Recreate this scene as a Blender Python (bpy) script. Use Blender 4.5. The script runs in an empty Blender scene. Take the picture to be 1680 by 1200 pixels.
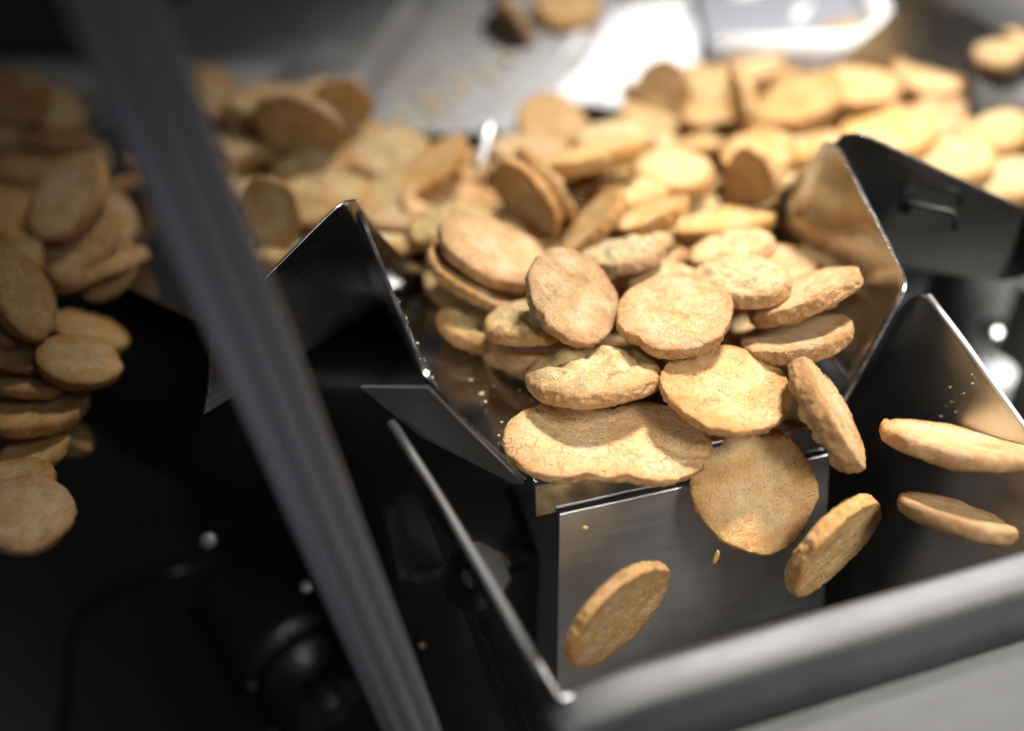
import bpy, bmesh, math, random
from mathutils import Vector, Matrix, noise

sc = bpy.context.scene
COL = sc.collection
R = math.radians

# ------------------------------------------------------------------ camera
cd = bpy.data.cameras.new('camera')
cam = bpy.data.objects.new('camera', cd)
COL.objects.link(cam)
cam.location = (0, 0, 0.237)
cam.rotation_euler = (R(90 - 37), 0, 0)
cd.sensor_width = 36
cd.lens = 1800 / 1680 * 36
cd.clip_start = 0.01
cd.clip_end = 50
cd.dof.use_dof = True
cd.dof.focus_distance = 0.356
cd.dof.aperture_fstop = 2.1
cd.dof.aperture_blades = 9
sc.camera = cam

# ------------------------------------------------------------------ light
w = bpy.data.worlds.new('World')
sc.world = w
w.use_nodes = True
w.node_tree.nodes['Background'].inputs[0].default_value = (0.95, 0.97, 1.0, 1)
w.node_tree.nodes['Background'].inputs[1].default_value = 0.024


def area(name, loc, target, size, power, col, spread=180, size_y=None):
    l = bpy.data.lights.new(name, 'AREA')
    l.energy = power
    l.color = col
    l.size = size
    if size_y:
        l.shape = 'RECTANGLE'
        l.size_y = size_y
    l.spread = R(spread)
    o = bpy.data.objects.new(name, l)
    COL.objects.link(o)
    o.location = loc
    o.rotation_euler = (Vector(target) - Vector(loc)).to_track_quat('-Z', 'Y').to_euler()
    return o


def spot(name, loc, target, power, col, cone, blend, radius):
    l = bpy.data.lights.new(name, 'SPOT')
    l.energy = power
    l.color = col
    l.spot_size = R(cone)
    l.spot_blend = blend
    l.shadow_soft_size = radius
    o = bpy.data.objects.new(name, l)
    COL.objects.link(o)
    o.location = loc
    o.rotation_euler = (Vector(target) - Vector(loc)).to_track_quat('-Z', 'Y').to_euler()
    return o


spot('key_lamp', (0.42, 0.80, 1.36), (0.185, 0.395, 0.0), 278, (1, .97, .94), 26.4, 1.0, .135)
area('front_right_fill', (0.62, -0.30, 0.80), (0.35, 0.25, 0.0), 0.45, 1.6, (1, .985, .96), 42)  # broad fill from the front right, added to lift rims and cracker sides
area('side_lamp', (-0.45, 0.05, 0.70), (-0.10, 0.25, 0.0), 0.2, 0.012, (1, .94, .86), 80)
area('bar_fill', (-0.30, -0.08, 0.30), (-0.05, 0.20, 0.06), 0.07, 0.035, (.95, .97, 1), 30)  # extra light near the camera, put in only to brighten the bar
sc.view_settings.view_transform = 'Standard'
sc.view_settings.look = 'None'
sc.view_settings.exposure = 0
sc.view_settings.gamma = 1
sc.render.engine = 'CYCLES'
sc.cycles.use_denoising = True
sc.cycles.max_bounces = 7
sc.cycles.use_adaptive_sampling = True
sc.cycles.adaptive_threshold = .02
sc.cycles.sample_clamp_indirect = 6


# ------------------------------------------------------------------ helpers
def tag(o, label=None, cat=None, group=None, kind=None):
    if label: o['label'] = label
    if cat: o['category'] = cat
    if group: o['group'] = group
    if kind: o['kind'] = kind
    return o


def empty(name, loc=(0, 0, 0)):
    o = bpy.data.objects.new(name, None)
    o.empty_display_size = .01
    COL.objects.link(o)
    o.location = loc
    return o


def obj(name, me, mat, parent=None, smooth=True):
    if isinstance(me, bmesh.types.BMesh):
        bm = me
        bmesh.ops.recalc_face_normals(bm, faces=bm.faces)
        me = bpy.data.meshes.new(name)
        bm.to_mesh(me)
        bm.free()
    if mat and not me.materials:
        me.materials.append(mat)
    if smooth:
        me.polygons.foreach_set('use_smooth', [True] * len(me.polygons))
    o = bpy.data.objects.new(name, me)
    COL.objects.link(o)
    if parent:
        o.parent = parent
        o.matrix_parent_inverse = Matrix.Translation(-parent.location)
    return o


def grid(rows, close=False):
    """sheet through rows of points"""
    bm = bmesh.new()
    vs = [[bm.verts.new(p) for p in r] for r in rows]
    for a, b in zip(vs[:-1], vs[1:]):
        n = len(a)
        for i in range(n if close else n - 1):
            j = (i + 1) % n
            bm.faces.new((a[i], a[j], b[j], b[i]))
    return bm


def bevel_mod(o, wd, seg=2):
    m = o.modifiers.new('bevel', 'BEVEL')
    m.width = wd
    m.segments = seg
    m.limit_method = 'ANGLE'
    m.angle_limit = R(40)


def sheet(name, rows, th, mat, parent=None, bev=.0004):
    """a bent metal sheet of thickness th"""
    o = obj(name, grid(rows), mat, parent)
    s = o.modifiers.new('sheet', 'SOLIDIFY')
    s.thickness = th
    s.offset = 0
    if bev:
        bevel_mod(o, bev)
    o.data.polygons.foreach_set('use_smooth', [True] * len(o.data.polygons))
    m = o.modifiers.new('wn', 'WEIGHTED_NORMAL')
    m.keep_sharp = True
    return o


def sweep(name, path, prof, mat, parent=None, up=Vector((0, 0, 1)), caps=True, scale=None):
    """profile (list of (side, up)) along a path"""
    path = [Vector(p) for p in path]
    rows = []
    for i, p in enumerate(path):
        a = path[max(0, i - 1)]
        b = path[min(len(path) - 1, i + 1)]
        t = (b - a).normalized()
        s = t.cross(up).normalized()
        u2 = s.cross(t).normalized()
        k = scale(i / (len(path) - 1)) if scale else 1
        rows.append([p + s * x * k + u2 * y * k for x, y in prof])
    bm = grid(rows, close=True)
    if caps:
        bm.verts.ensure_lookup_table()
        n = len(prof)
        bm.faces.new([bm.verts[i] for i in range(n)])
        k = len(bm.verts) - n
        bm.faces.new([bm.verts[k + i] for i in range(n)][::-1])
    return obj(name, bm, mat, parent)


def circ(rx, ry=None, n=20):
    ry = ry or rx
    return [(rx * math.cos(2 * math.pi * i / n), ry * math.sin(2 * math.pi * i / n)) for i in range(n)]


def box(name, c, sx, sy, sz, mat, parent=None, rz=0, bev=.001):
    bm = bmesh.new()
    bmesh.ops.create_cube(bm, size=1)
    bmesh.ops.scale(bm, vec=(sx, sy, sz), verts=bm.verts)
    bmesh.ops.bevel(bm, geom=bm.edges, offset=bev, segments=3, affect='EDGES')
    bmesh.ops.rotate(bm, cent=(0, 0, 0), matrix=Matrix.Rotation(rz, 3, 'Z'), verts=bm.verts)
    bmesh.ops.translate(bm, vec=c, verts=bm.verts)
    return obj(name, bm, mat, parent, smooth=False)


def arcpts(pts, rad, n=6):
    """polyline with rounded corners"""
    pts = [Vector(p) for p in pts]
    out = [pts[0]]
    for a, b, c in zip(pts[:-2], pts[1:-1], pts[2:]):
        r_ = min(rad, (a - b).length * .45, (c - b).length * .45)
        p = b + (a - b).normalized() * r_
        q = b + (c - b).normalized() * r_
        for i in range(n + 1):
            t = i / n
            out.append(p * (1 - t) ** 2 + b * 2 * t * (1 - t) + q * t * t)
    out.append(pts[-1])
    return out


# ------------------------------------------------------------------ materials
def nodes(name):
    m = bpy.data.materials.new(name)
    m.use_nodes = True
    nt = m.node_tree
    return m, nt, nt.nodes['Principled BSDF']


def N(nt, t, **k):
    n = nt.nodes.new(t)
    for a, v in k.items():
        setattr(n, a, v)
    return n


def ramp(nt, src, stops):
    r_ = N(nt, 'ShaderNodeValToRGB')
    e = r_.color_ramp.elements
    while len(e) < len(stops):
        e.new(.5)
    for x, (p, c) in zip(e, stops):
        x.position = p
        x.color = (*c, 1) if len(c) == 3 else c
    nt.links.new(src, r_.inputs[0])
    return r_.outputs[0]


def nz(nt, co, scale, det=4, rough=.55, dist=0):
    n = N(nt, 'ShaderNodeTexNoise')
    n.inputs['Scale'].default_value = scale
    n.inputs['Detail'].default_value = det
    n.inputs['Roughness'].default_value = rough
    n.inputs['Distortion'].default_value = dist
    nt.links.new(co, n.inputs['Vector'])
    return n.outputs['Fac']


def mix(nt, fac, a, b, mode='MIX'):
    m = N(nt, 'ShaderNodeMix', data_type='RGBA', blend_type=mode)
    for s, v in ((m.inputs[0], fac), (m.inputs[6], a), (m.inputs[7], b)):
        if hasattr(v, 'is_output'):
            nt.links.new(v, s)
        elif isinstance(v, (int, float)):
            s.default_value = v
        else:
            s.default_value = (*v, 1)
    return m.outputs[2]


def math_(nt, op, a, b=None, c=None):
    m = N(nt, 'ShaderNodeMath', operation=op)
    for s, v in zip(m.inputs, (a, b, c)):
        if v is None: continue
        if hasattr(v, 'is_output'): nt.links.new(v, s)
        else: s.default_value = v
    return m.outputs[0]


def steel(name, base=.55, r0=.12, r1=.34, tint=(1, .985, .96), streak=(40, 40, 400), bump=.02):
    m, nt, p = nodes(name)
    tc = N(nt, 'ShaderNodeTexCoord')
    mp = N(nt, 'ShaderNodeMapping')
    mp.inputs['Scale'].default_value = streak
    nt.links.new(tc.outputs['Object'], mp.inputs[0])
    a = nz(nt, mp.outputs[0], 1.0, 5)
    b = nz(nt, tc.outputs['Object'], 38, 6, .65)
    f_ = math_(nt, 'MULTIPLY_ADD', a, .5, math_(nt, 'MULTIPLY', b, .5))
    rr = N(nt, 'ShaderNodeMapRange')
    rr.inputs[1].default_value = .3
    rr.inputs[2].default_value = .7
    rr.inputs[3].default_value = r0
    rr.inputs[4].default_value = r1
    nt.links.new(f_, rr.inputs[0])
    nt.links.new(rr.outputs[0], p.inputs['Roughness'])
    c = ramp(nt, b, [(.3, tuple(base * .86 * t for t in tint)), (.7, tuple(base * t for t in tint))])
    nt.links.new(c, p.inputs['Base Color'])
    p.inputs['Metallic'].default_value = 1
    bp = N(nt, 'ShaderNodeBump')
    bp.inputs['Strength'].default_value = bump
    bp.inputs['Distance'].default_value = .001
    nt.links.new(a, bp.inputs['Height'])
    nt.links.new(bp.outputs[0], p.inputs['Normal'])
    return m


def paint(name, col, rough=.5, spec=.4, var=.25):
    m, nt, p = nodes(name)
    tc = N(nt, 'ShaderNodeTexCoord')
    b = nz(nt, tc.outputs['Object'], 25, 6, .6)
    c = ramp(nt, b, [(.3, tuple(x * (1 - var) for x in col)), (.7, col)])
    nt.links.new(c, p.inputs['Base Color'])
    p.inputs['Roughness'].default_value = rough
    p.inputs['Specular IOR Level'].default_value = spec
    return m


def biscuit():
    m, nt, p = nodes('baked_biscuit')
    tc = N(nt, 'ShaderNodeTexCoord')
    oi = N(nt, 'ShaderNodeObjectInfo')
    off = N(nt, 'ShaderNodeVectorMath', operation='MULTIPLY_ADD')
    nt.links.new(oi.outputs['Random'], off.inputs[0])
    off.inputs[1].default_value = (17, 31, 23)
    nt.links.new(tc.outputs['Object'], off.inputs[2])
    co = off.outputs[0]
    at = N(nt, 'ShaderNodeAttribute', attribute_name='top')
    ar = N(nt, 'ShaderNodeAttribute', attribute_name='rim')
    big = nz(nt, co, 1.6, 3, .6)
    med = nz(nt, co, 5.5, 4, .65)
    fine = nz(nt, co, 30, 3, .7)
    gold = ramp(nt, big, [(.30, (.61, .345, .125)), (.5, (.73, .465, .20)), (.70, (.81, .61, .35))])
    pale = ramp(nt, med, [(.30, (.55, .36, .13)), (.48, (.72, .53, .25)), (.68, (.81, .67, .40))])
    c = mix(nt, at.outputs['Fac'], gold, pale)
    # toasted rim
    rf = math_(nt, 'MULTIPLY', ar.outputs['Fac'], math_(nt, 'MULTIPLY_ADD', med, 1.5, -.10))
    rfc = N(nt, 'ShaderNodeClamp')
    nt.links.new(rf, rfc.inputs[0])
    c = mix(nt, math_(nt, 'MULTIPLY', rfc.outputs[0], .9), c, (.47, .20, .045))
    # pores: small dark brown flecks
    vo = N(nt, 'ShaderNodeTexVoronoi')
    vo.inputs['Scale'].default_value = 15
    nt.links.new(co, vo.inputs['Vector'])
    pore = ramp(nt, vo.outputs['Distance'], [(.05, (1, 1, 1)), (.22, (0, 0, 0))])
    vo2 = N(nt, 'ShaderNodeTexVoronoi')
    vo2.inputs['Scale'].default_value = 34
    nt.links.new(co, vo2.inputs['Vector'])
    pore2 = ramp(nt, vo2.outputs['Distance'], [(.10, (1, 1, 1)), (.34, (0, 0, 0))])
    sel = ramp(nt, med, [(.46, (0, 0, 0)), (.58, (1, 1, 1))])
    pm = math_(nt, 'MULTIPLY', pore, sel)
    c = mix(nt, math_(nt, 'MULTIPLY', pm, .6), c, (.36, .15, .04))
    sel2 = ramp(nt, nz(nt, co, 2.6, 1), [(.42, (0, 0, 0)), (.56, (1, 1, 1))])
    pm2 = math_(nt, 'MULTIPLY', pore2, sel2)
    c = mix(nt, math_(nt, 'MULTIPLY', pm2, .16), c, (.40, .20, .07))
    # fine baked cracks
    wob = N(nt, 'ShaderNodeVectorMath', operation='ADD')
    nt.links.new(co, wob.inputs[0])
    wn = N(nt, 'ShaderNodeTexNoise')
    wn.inputs['Scale'].default_value = 4
    wn.inputs['Detail'].default_value = 1
    nt.links.new(co, wn.inputs['Vector'])
    nt.links.new(wn.outputs['Color'], wob.inputs[1])
    vc = N(nt, 'ShaderNodeTexVoronoi', feature='DISTANCE_TO_EDGE')
    vc.inputs['Scale'].default_value = 2.6
    nt.links.new(wob.outputs[0], vc.inputs['Vector'])
    crk = ramp(nt, vc.outputs['Distance'], [(.0, (1, 1, 1)), (.045, (0, 0, 0))])
    cm = math_(nt, 'MULTIPLY', crk, ramp(nt, nz(nt, co, 2.2, 2), [(.46, (0, 0, 0)), (.58, (1, 1, 1))]))
    c = mix(nt, math_(nt, 'MULTIPLY', cm, .16), c, (.42, .20, .06))
    # grain
    g = ramp(nt, fine, [(.30, (.70, .63, .54)), (.48, (.95, .94, .92)), (.68, (1.08, 1.08, 1.08))])
    mot = ramp(nt, nz(nt, co, 3.1, 3, .6, .4), [(.36, (.82, .72, .60)), (.52, (1, 1, 1)), (.70, (1.10, 1.12, 1.16))])
    c = mix(nt, .5, c, mot, 'MULTIPLY')
    c = mix(nt, 1.0, c, g, 'MULTIPLY')
    h = N(nt, 'ShaderNodeHueSaturation')
    nt.links.new(c, h.inputs['Color'])
    rnd = math_(nt, 'FRACT', math_(nt, 'MULTIPLY', oi.outputs['Random'], 7.13))
    nt.links.new(math_(nt, 'MULTIPLY_ADD', rnd, .26, .84), h.inputs['Value'])
    nt.links.new(math_(nt, 'MULTIPLY_ADD', oi.outputs['Random'], .14, .92), h.inputs['Saturation'])
    nt.links.new(h.outputs[0], p.inputs['Base Color'])
    # oil glaze lowers roughness in patches of the flat side
    gl = ramp(nt, big, [(.5, (0, 0, 0)), (.62, (1, 1, 1))])
    glz = math_(nt, 'MULTIPLY', gl, math_(nt, 'SUBTRACT', 1.0, at.outputs['Fac']))
    nt.links.new(math_(nt, 'MULTIPLY_ADD', glz, -.36, .72), p.inputs['Roughness'])
    p.inputs['Specular IOR Level'].default_value = .42
    hgt = math_(nt, 'ADD', math_(nt, 'MULTIPLY', med, .7), math_(nt, 'MULTIPLY_ADD', fine, .45, math_(nt, 'MULTIPLY_ADD', pm, -.5, math_(nt, 'MULTIPLY', pm2, -.20))))
    fin2 = nz(nt, co, 75, 1, .6)
    hgt = math_(nt, 'MULTIPLY_ADD', fin2, .24, hgt)
    hgt = math_(nt, 'MULTIPLY_ADD', cm, -.22, hgt)
    bp = N(nt, 'ShaderNodeBump')
    bp.inputs['Strength'].default_value = 1.0
    bp.inputs['Distance'].default_value = .0014
    nt.links.new(hgt, bp.inputs['Height'])
    nt.links.new(bp.outputs[0], p.inputs['Normal'])
    return m


M_ST = steel('polished_steel')
M_ST2 = steel('pan_steel', .5, .10, .24)
M_RIM = steel('satin_steel', .18, .54, .68)
M_BAR = paint('grey_bar_paint', (.115, .115, .127), .22, 1.0, .06)
M_BRI = steel('bright_steel', .70, .40, .55)
M_CHU = steel('worn_chute_steel', .33, .50, .62)
M_BACK = steel('back_plate_steel', .62, .40, .54)  # paler, rougher steel for the hopper back wall
M_WING = steel('wing_steel', .62, .26, .34, (1, .985, .96), (12, 12, 12), 0)
M_CRU = paint('pale_crumb', (.70, .55, .34), .8)
M_BODY = paint('dark_machine_paint', (.028, .026, .024), .42)
M_GREY = paint('grey_machine_paint', (.24, .23, .21), .5)
M_LG = paint('light_grey_paint', (.42, .42, .41), .45)
M_PLT = paint('warm_grey_plate', (.12, .115, .10), .5)
M_GRN = paint('grey_green_paint', (.20, .21, .19), .55)
M_WHITE = paint('white_plastic', (.80, .80, .80), .5, .4, .04)
M_LIL = paint('lilac_grey_plastic', (.27, .27, .30), .5, .4, .06)
M_BLK = paint('black_rubber', (.012, .012, .012), .35)
M_BIS = biscuit()

# ------------------------------------------------------------------ machine frame of reference
LC = Vector((0.05823, 0.27012, 0))
YAW = R(17.187)
WX = Vector((math.cos(YAW), math.sin(YAW), 0))
AX = Vector((math.sin(YAW), -math.cos(YAW), 0))


def G(x, y, z):
    """pan coordinates (right, towards the lip's outside, up) to world"""
    return LC + WX * x + AX * y + Vector((0, 0, z))


# floor of the room and the body under the pans
fl = obj('floor', grid([[(-6, -4, -.75), (6, -4, -.75)], [(-6, 8, -.75), (6, 8, -.75)]]), paint('floor_paint', (.11, .11, .105), .35), smooth=False)
tag(fl, kind='structure')


def lerp(a, b, t):
    return a + (b - a) * t


def pan(label, T0, walls=(-1, 1), left=1.0, cut=False):
    """feeder pan: T maps pan coordinates to world"""
    def T(x, y, z):
        return T0(x * left if x < 0 else x, y, z)
    root = empty('feeder_pan', T(0, -.1, 0))
    tag(root, label, 'pan', 'feeder pans round the feed table')
    # floor, with its turned-down lip
    rows = []
    for y, hw, z in (((-.27, .088, -.004), (-.16, .080, -.003), (-.06, .072, -.0015)) if cut else ()) or ((-.27, .088, -.004), (-.16, .080, -.003), (-.05, .072, -.0015), (-.02, .069, -.001), (-.004, .0545, 0)):
        rows.append([T(lerp(-hw, hw, i / 8), y, z) for i in range(9)])
    for k in range(1, 1 if cut else 6):
        a = R(18 * k)
        rows.append([T(lerp(-.0535, .0535, i / 8), -.004 + .004 * math.sin(a), -.004 + .004 * math.cos(a)) for i in range(9)])
    if not cut:
        rows.append([T(lerp(-.0535, .0535, i / 8), .0008, -.015) for i in range(9)])
    sheet('pan_floor', rows, .0012, M_ST2, root)
    for s in walls:
        st = []
        # stations: (y, bottom x, bottom z, top x, top z)
        prof = [(-.002, .0552, 0, .0558, .0008), (-.010, .0640, -.0005, .0700, .0165), (-.0155, .0675, -.001, .0815, .0345),
                (-.0175, .0685, -.001, .0830, .0375), (-.021, .0700, -.001, .0837, .0395), (-.045, .0725, -.001, .0860, .0475),
                (-.070, .0740, -.0015, .0880, .0562), (-.077, .0745, -.0015, .0885, .0582), (-.081, .0748, -.0016, .0887, .0585), (-.086, .0750, -.0016, .0887, .0570),
                (-.096, .0755, -.0018, .0880, .0400), (-.112, .0765, -.002, .0862, .0200), (-.126, .0775, -.002, .0835, .0080), (-.20, .0835, -.003, .0860, .0060)]
        for y, bx, bz, tx, tz in (prof[4:] if cut else prof):
            row = []
            for i in range(9):
                t = i / 8
                x = lerp(bx, tx, t)
                z = lerp(bz, tz, t)
                b = 4 * t * (1 - t) * .0012
                row.append(T(s * (x + b), y - (.0 if y > -.03 else .006 * t * 0), z))
            st.append(row)
        sheet('side_wall', st, .0012, M_ST, root)
    return root


CP = pan('steel feeder pan in the centre, crackers spilling over its lip', G)


fg = obj('wall_flange', grid([[G(-.0825, -.0150, .0335), G(-.1010, -.0270, .0290)], [G(-.0700, -.0085, .0165), G(-.0850, -.0170, .0130)], [G(-.0565, -.0015, -.0008), G(-.0590, -.0035, -.0020)]]), M_RIM, CP, smooth=False)
fg.modifiers.new('sheet', 'SOLIDIFY').thickness = .0012


def turned(ang, anchor_local, anchor_at):
    a = R(ang)

    def rot(x, y):
        return x * math.cos(a) + y * math.sin(a), -x * math.sin(a) + y * math.cos(a)
    px, py = rot(*anchor_local)
    ox, oy = anchor_at[0] - px, anchor_at[1] - py

    def T(x, y, z):
        u, v = rot(x, y)
        return G(u + ox, v + oy, z + .002)
    return T


TL = turned(-51, (.0887, -.081), (-.0925, -.0865))
TR = turned(49, (-.0887, -.081), (.0985, -.082))
pan('steel feeder pan on the dark left side, its outer wall black towards the camera', TL, left=1.75, cut=True)
pan('steel feeder pan at the right edge with black outer wall and hook', TR)

# hook bracket under the right pan
hk = empty('hook_bracket', TR(-.095, -.03, .02))
tag(hk, 'small dark hook bracket on the black outer wall at right', 'bracket')
hp = arcpts([TR(-.0860, -.058, .036), TR(-.0915, -.058, .036), TR(-.0905, -.040, .035), TR(-.0900, -.039, .028)], .003)
sweep('hook', hp, circ(.0011, n=12), M_BODY, hk)
box('hook_plate', TR(-.0865, -.058, .035), .005, .008, .010, M_BODY, hk, YAW - R(49))

# round feed table behind the pans
ft = []
cx, cy = 0, -.40
for rr, z in ((.0005, .0205), (.012, .020), (.06, .016), (.12, .006), (.17, -.006), (.19, -.012), (.192, -.03)):
    ft.append([G(cx + rr * math.cos(2 * math.pi * i / 64), cy + rr * math.sin(2 * math.pi * i / 64), z) for i in range(64)])
o = obj('feed_table', grid(ft, close=True), M_BRI)
tag(o, 'round steel feed table under the rear crackers', 'table')

# machine body below
bt = []
for rr, z in ((.004, -.034), (.235, -.036), (.245, -.046), (.245, -.12), (.19, -.16), (.19, -.75)):
    bt.append([G(rr * math.cos(2 * math.pi * i / 72), -.345 + rr * math.sin(2 * math.pi * i / 72), z) for i in range(72)])
mb = empty('weighing_machine', G(0, -.345, -.6))
tag(mb, 'dark round weighing machine housing below the pans', 'machine')
obj('housing', grid(bt, close=True), M_BODY, mb)


def bolt(parent, p, nrm, r0=.006, plate=True, mat=None):
    nrm = Vector(nrm).normalized()
    q = nrm.to_track_quat('Z', 'Y').to_matrix().to_4x4()
    if plate:
        bm = bmesh.new()
        bmesh.ops.create_cone(bm, segments=8, radius1=r0 * 2.5, radius2=r0 * 2.35, depth=.004, cap_ends=True)
        bmesh.ops.transform(bm, matrix=Matrix.Translation(p) @ q, verts=bm.verts)
        obj('mounting_plate', bm, M_BODY, parent, smooth=False)
    bm = bmesh.new()
    bmesh.ops.create_uvsphere(bm, u_segments=20, v_segments=10, radius=r0)
    bmesh.ops.scale(bm, vec=(1, 1, .55), verts=bm.verts)
    bmesh.ops.transform(bm, matrix=Matrix.Translation(Vector(p) + nrm * .002) @ q, verts=bm.verts)
    return obj('bolt_head', bm, mat or M_ST, parent)


# ------------------------------------------------------------------ feed hopper in front of the centre pan
hp_ = empty('feed_hopper', G(0, .03, -.13))
tag(hp_, 'open steel hopper in front of the lip, catching falling crackers', 'hopper')
HL, HR_ = (-.0945, -.0165, .021), (.0965, -.0235, .0262)
FLc, FRc = (-.0715, .0765, -.004), (.1045, .0695, -.004)


def hwall(name, rim, low, mat, n=10):
    rim = [G(*p) for p in rim]
    low = [G(*p) for p in low]
    return sheet(name, [[lerp(a, b, i / n) for i in range(n + 1)] for a, b in zip(rim, low)], .0012, mat, hp_)


# left and right walls, each with a wing that rises beside the pan
hwall('left_wall', [(-.0925, -.0205, .0135), (-.0942, -.0190, .0185), HL, (-.0935, -.0135, .0205), (-.088, .008, .0145), (-.080, .042, .0055), FLc],
      [(-.076, -.018, -.03), (-.072, -.012, -.05), (-.066, .0, -.10), (-.064, .004, -.12), (-.062, .012, -.12), (-.060, .032, -.12), (-.058, .052, -.12)], M_ST)
hwall('right_wall', [(.0965, -.0560, -.0420), (.0965, -.0500, -.0230), (.0965, -.0420, -.0020), (.0965, -.0330, .0140), (.0965, -.0285, .0215), (.0965, -.0250, .0252), (.0966, -.0222, .0264), (.0968, -.0185, .0253), (.0980, .0, .0205), (.1000, .035, .0090), FRc],
      [(.0860, -.060, -.06), (.0665, -.056, -.07), (.0665, -.050, -.08), (.0665, -.042, -.09), (.0665, -.036, -.10), (.0665, -.030, -.11), (.0665, -.026, -.12), (.0665, -.018, -.12), (.0665, .0, -.12), (.0665, .03, -.12), (.0665, .056, -.12)], M_WING)
hwall('back_wall', [(-.046, .003, -.014), (0, .003, -.014), (.052, .003, -.014)], [(-.052, .024, -.12), (0, .024, -.12), (.056, .024, -.12)], M_BACK)
hwall('front_wall', [FLc, (.01, .073, -.004), FRc], [(-.058, .054, -.12), (0, .056, -.12), (.064, .056, -.12)], M_ST)
# rims
sweep('right_rim', arcpts([G(.0972, -.0215, .0264), G(.0984, .0, .0208), G(.1004, .035, .0093), G(.1040, .066, -.002)], .01), circ(.0013, n=12), M_BRI, hp_)
sweep('left_edge', arcpts([G(*HL), G(-.088, .008, .0145), G(-.080, .042, .0055), G(-.0735, .070, -.0035)], .01), circ(.0016, .0012, 10), M_RIM, hp_)
# broad folded lip along the front
lipx = [-.0745, -.0725, -.068, -.05, -.02, .02, .06, .10, .14]


def liprow(x):
    y0 = .0755 - .055 * (x + .07) * .55
    e = .010 * max(0, min(1, (-.062 - x) / .012)) ** 2
    prof_ = [(-.004, -.016), (-.0030, -.006), (-.0024, -.0020), (-.0012, -.0004), (.0010, 0), (.0050, -.0006), (.0078, -.0012), (.0092, -.0024), (.0102, -.0044), (.0130, -.0100), (.0155, -.0150), (.0150, -.0175)]
    return [G(x, y0 + u_, -.0025 + v_ - e * .8) for u_, v_ in prof_]


sheet('front_lip', [liprow(x) for x in lipx], .0014, M_RIM, hp_, bev=0)
# outer apron sloping away below the front rim
sheet('apron', [[G(x, .0885 - .030 * (x + .07) + .060 * t, -.0205 - .045 * t) for t in (0, .3, .6, 1)] for x in (-.062, 0, .06, .1085)], .0014, M_RIM, hp_)
sweep('apron_edge', [Vector((0.1444, 0.1915, -0.05)), Vector((0.1589, 0.2166, -0.028))], circ(.0018, n=10), M_BRI, hp_)

# the next hopper to the left, dark, with its own pair of folded rim
bar = empty('guard_bar', (-.0296, .1854, -.0321))
tag(bar, 'thick blurred grey steel bar slanting across the left foreground', 'bar')
b0, b1 = Vector((-.0282, .1854, -.0321)), Vector((-.0800, .2198, .1632))
dr = (b1 - b0)
q0, q1 = b0 - dr * .25, b1 + dr * .35
bp_ = [(-.0105, -.0075), (-.0095, -.0050), (-.0078, -.0030), (-.0070, -.0030)]
for cx_, rr_ in ((-.0044, .0027), (.0010, .0024)):
    bp_ += [(cx_ + rr_ * math.cos(R(a_)), -.0022 + 1.15 * rr_ * math.sin(R(a_))) for a_ in range(170, 0, -20)]
bp_ += [(.0045, -.0030), (.0062, -.0022), (.0092, -.0026), (.0102, -.0040), (.0106, -.0075)]
viewv = (Vector((0, 0, .237)) - (b0 + b1) / 2).normalized()
sweep('folded_edge', [lerp(q0, q1, i / 12) for i in range(13)], bp_, M_BAR, bar, up=viewv, scale=lambda t: .72 + .30 * t)

# ------------------------------------------------------------------ dark works below left: bracket plate, bolts
br = empty('bracket_arm', G(-.072, -.012, -.06))
tag(br, 'dark bracket arm with a shiny bolt below the centre pan', 'bracket')
pb = Vector((-.0135, .262, -.055))
box('arm', pb + Vector((-.006, .03, -.045)), .052, .05, .09, M_BODY, br, R(14), .006)
bolt(br, Vector((-0.0114, 0.2286, -0.0163)), (-.05, -.65, .75), .0045)
for p, r0, lb in (((-.112, .285, -.06), .0035, 'faint bolt head alone in the black shadow, lower left'), ((-.075, .272, -.07), .0028, 'smaller faint bolt head nearer the bar in the lower left shadow'),):
    bb = empty('loose_bolt', p)
    tag(bb, lb, 'bolt', 'bolts in the shadow')
    bolt(bb, p, (0, -.5, .8), r0, False, M_RIM)

# grey works behind the right wing
rw = empty('drive_unit', (.27, .5, -.3))
tag(rw, 'blurred grey drive unit behind the right hopper wing', 'machine')
for nm, x, y, z0, z1, rad, m in (('column', .180, .435, -.30, -.030, .014, M_WHITE), ('column', .262, .505, -.30, -.040, .026, M_LG), ('column', .232, .425, -.30, -.085, .012, M_WHITE)):
    sweep(nm, [(x, y, z0), (x, y, z1 - .004), (x, y, z1)], circ(rad, n=28), m, rw, up=Vector((0, 1, 0)))
box('side_plate', (.262, .42, -.13), .012, .08, .16, M_GREY, rw, R(12), .003)
bolt(rw, Vector((.2255, .4205, -.0605)), (-.1, -.6, .75), .0068, False)

# ------------------------------------------------------------------ background: chute, bright sheet, white tray, plates
ch = empty('feed_chute', (-.03, .52, 0))
tag(ch, 'grey steel chute with crumbs stuck on it, top centre', 'chute')
BL, BR_, TLc, TRc = Vector((-.072, .497, .004)), Vector((.016, .499, .004)), Vector((-.028, .66, .040)), Vector((.075, .66, .040))
sheet('chute_plate', [[lerp(lerp(BL, BR_, i / 6), lerp(TLc, TRc, i / 6), j / 8) for i in range(7)] for j in range(9)], .0015, M_CHU, ch)
sheet('chute_side', [[lerp(BL, TLc, j / 8) + Vector((-.012, .0, .014)) * (i / 3) for i in range(4)] for j in range(9)], .002, M_BRI, ch)
bs = obj('bright_sheet', grid([[Vector((.006 + .050 * (j / 8) + .18 * i / 10, .512 + .12 * j / 8 + .035 * i / 10, .004 + .022 * (j / 8) + .006 * math.sin(i * .8 + j * .5) + .004 * math.sin(i * 1.7 - j * .9))) for i in range(11)] for j in range(9)]), M_WHITE)
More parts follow.
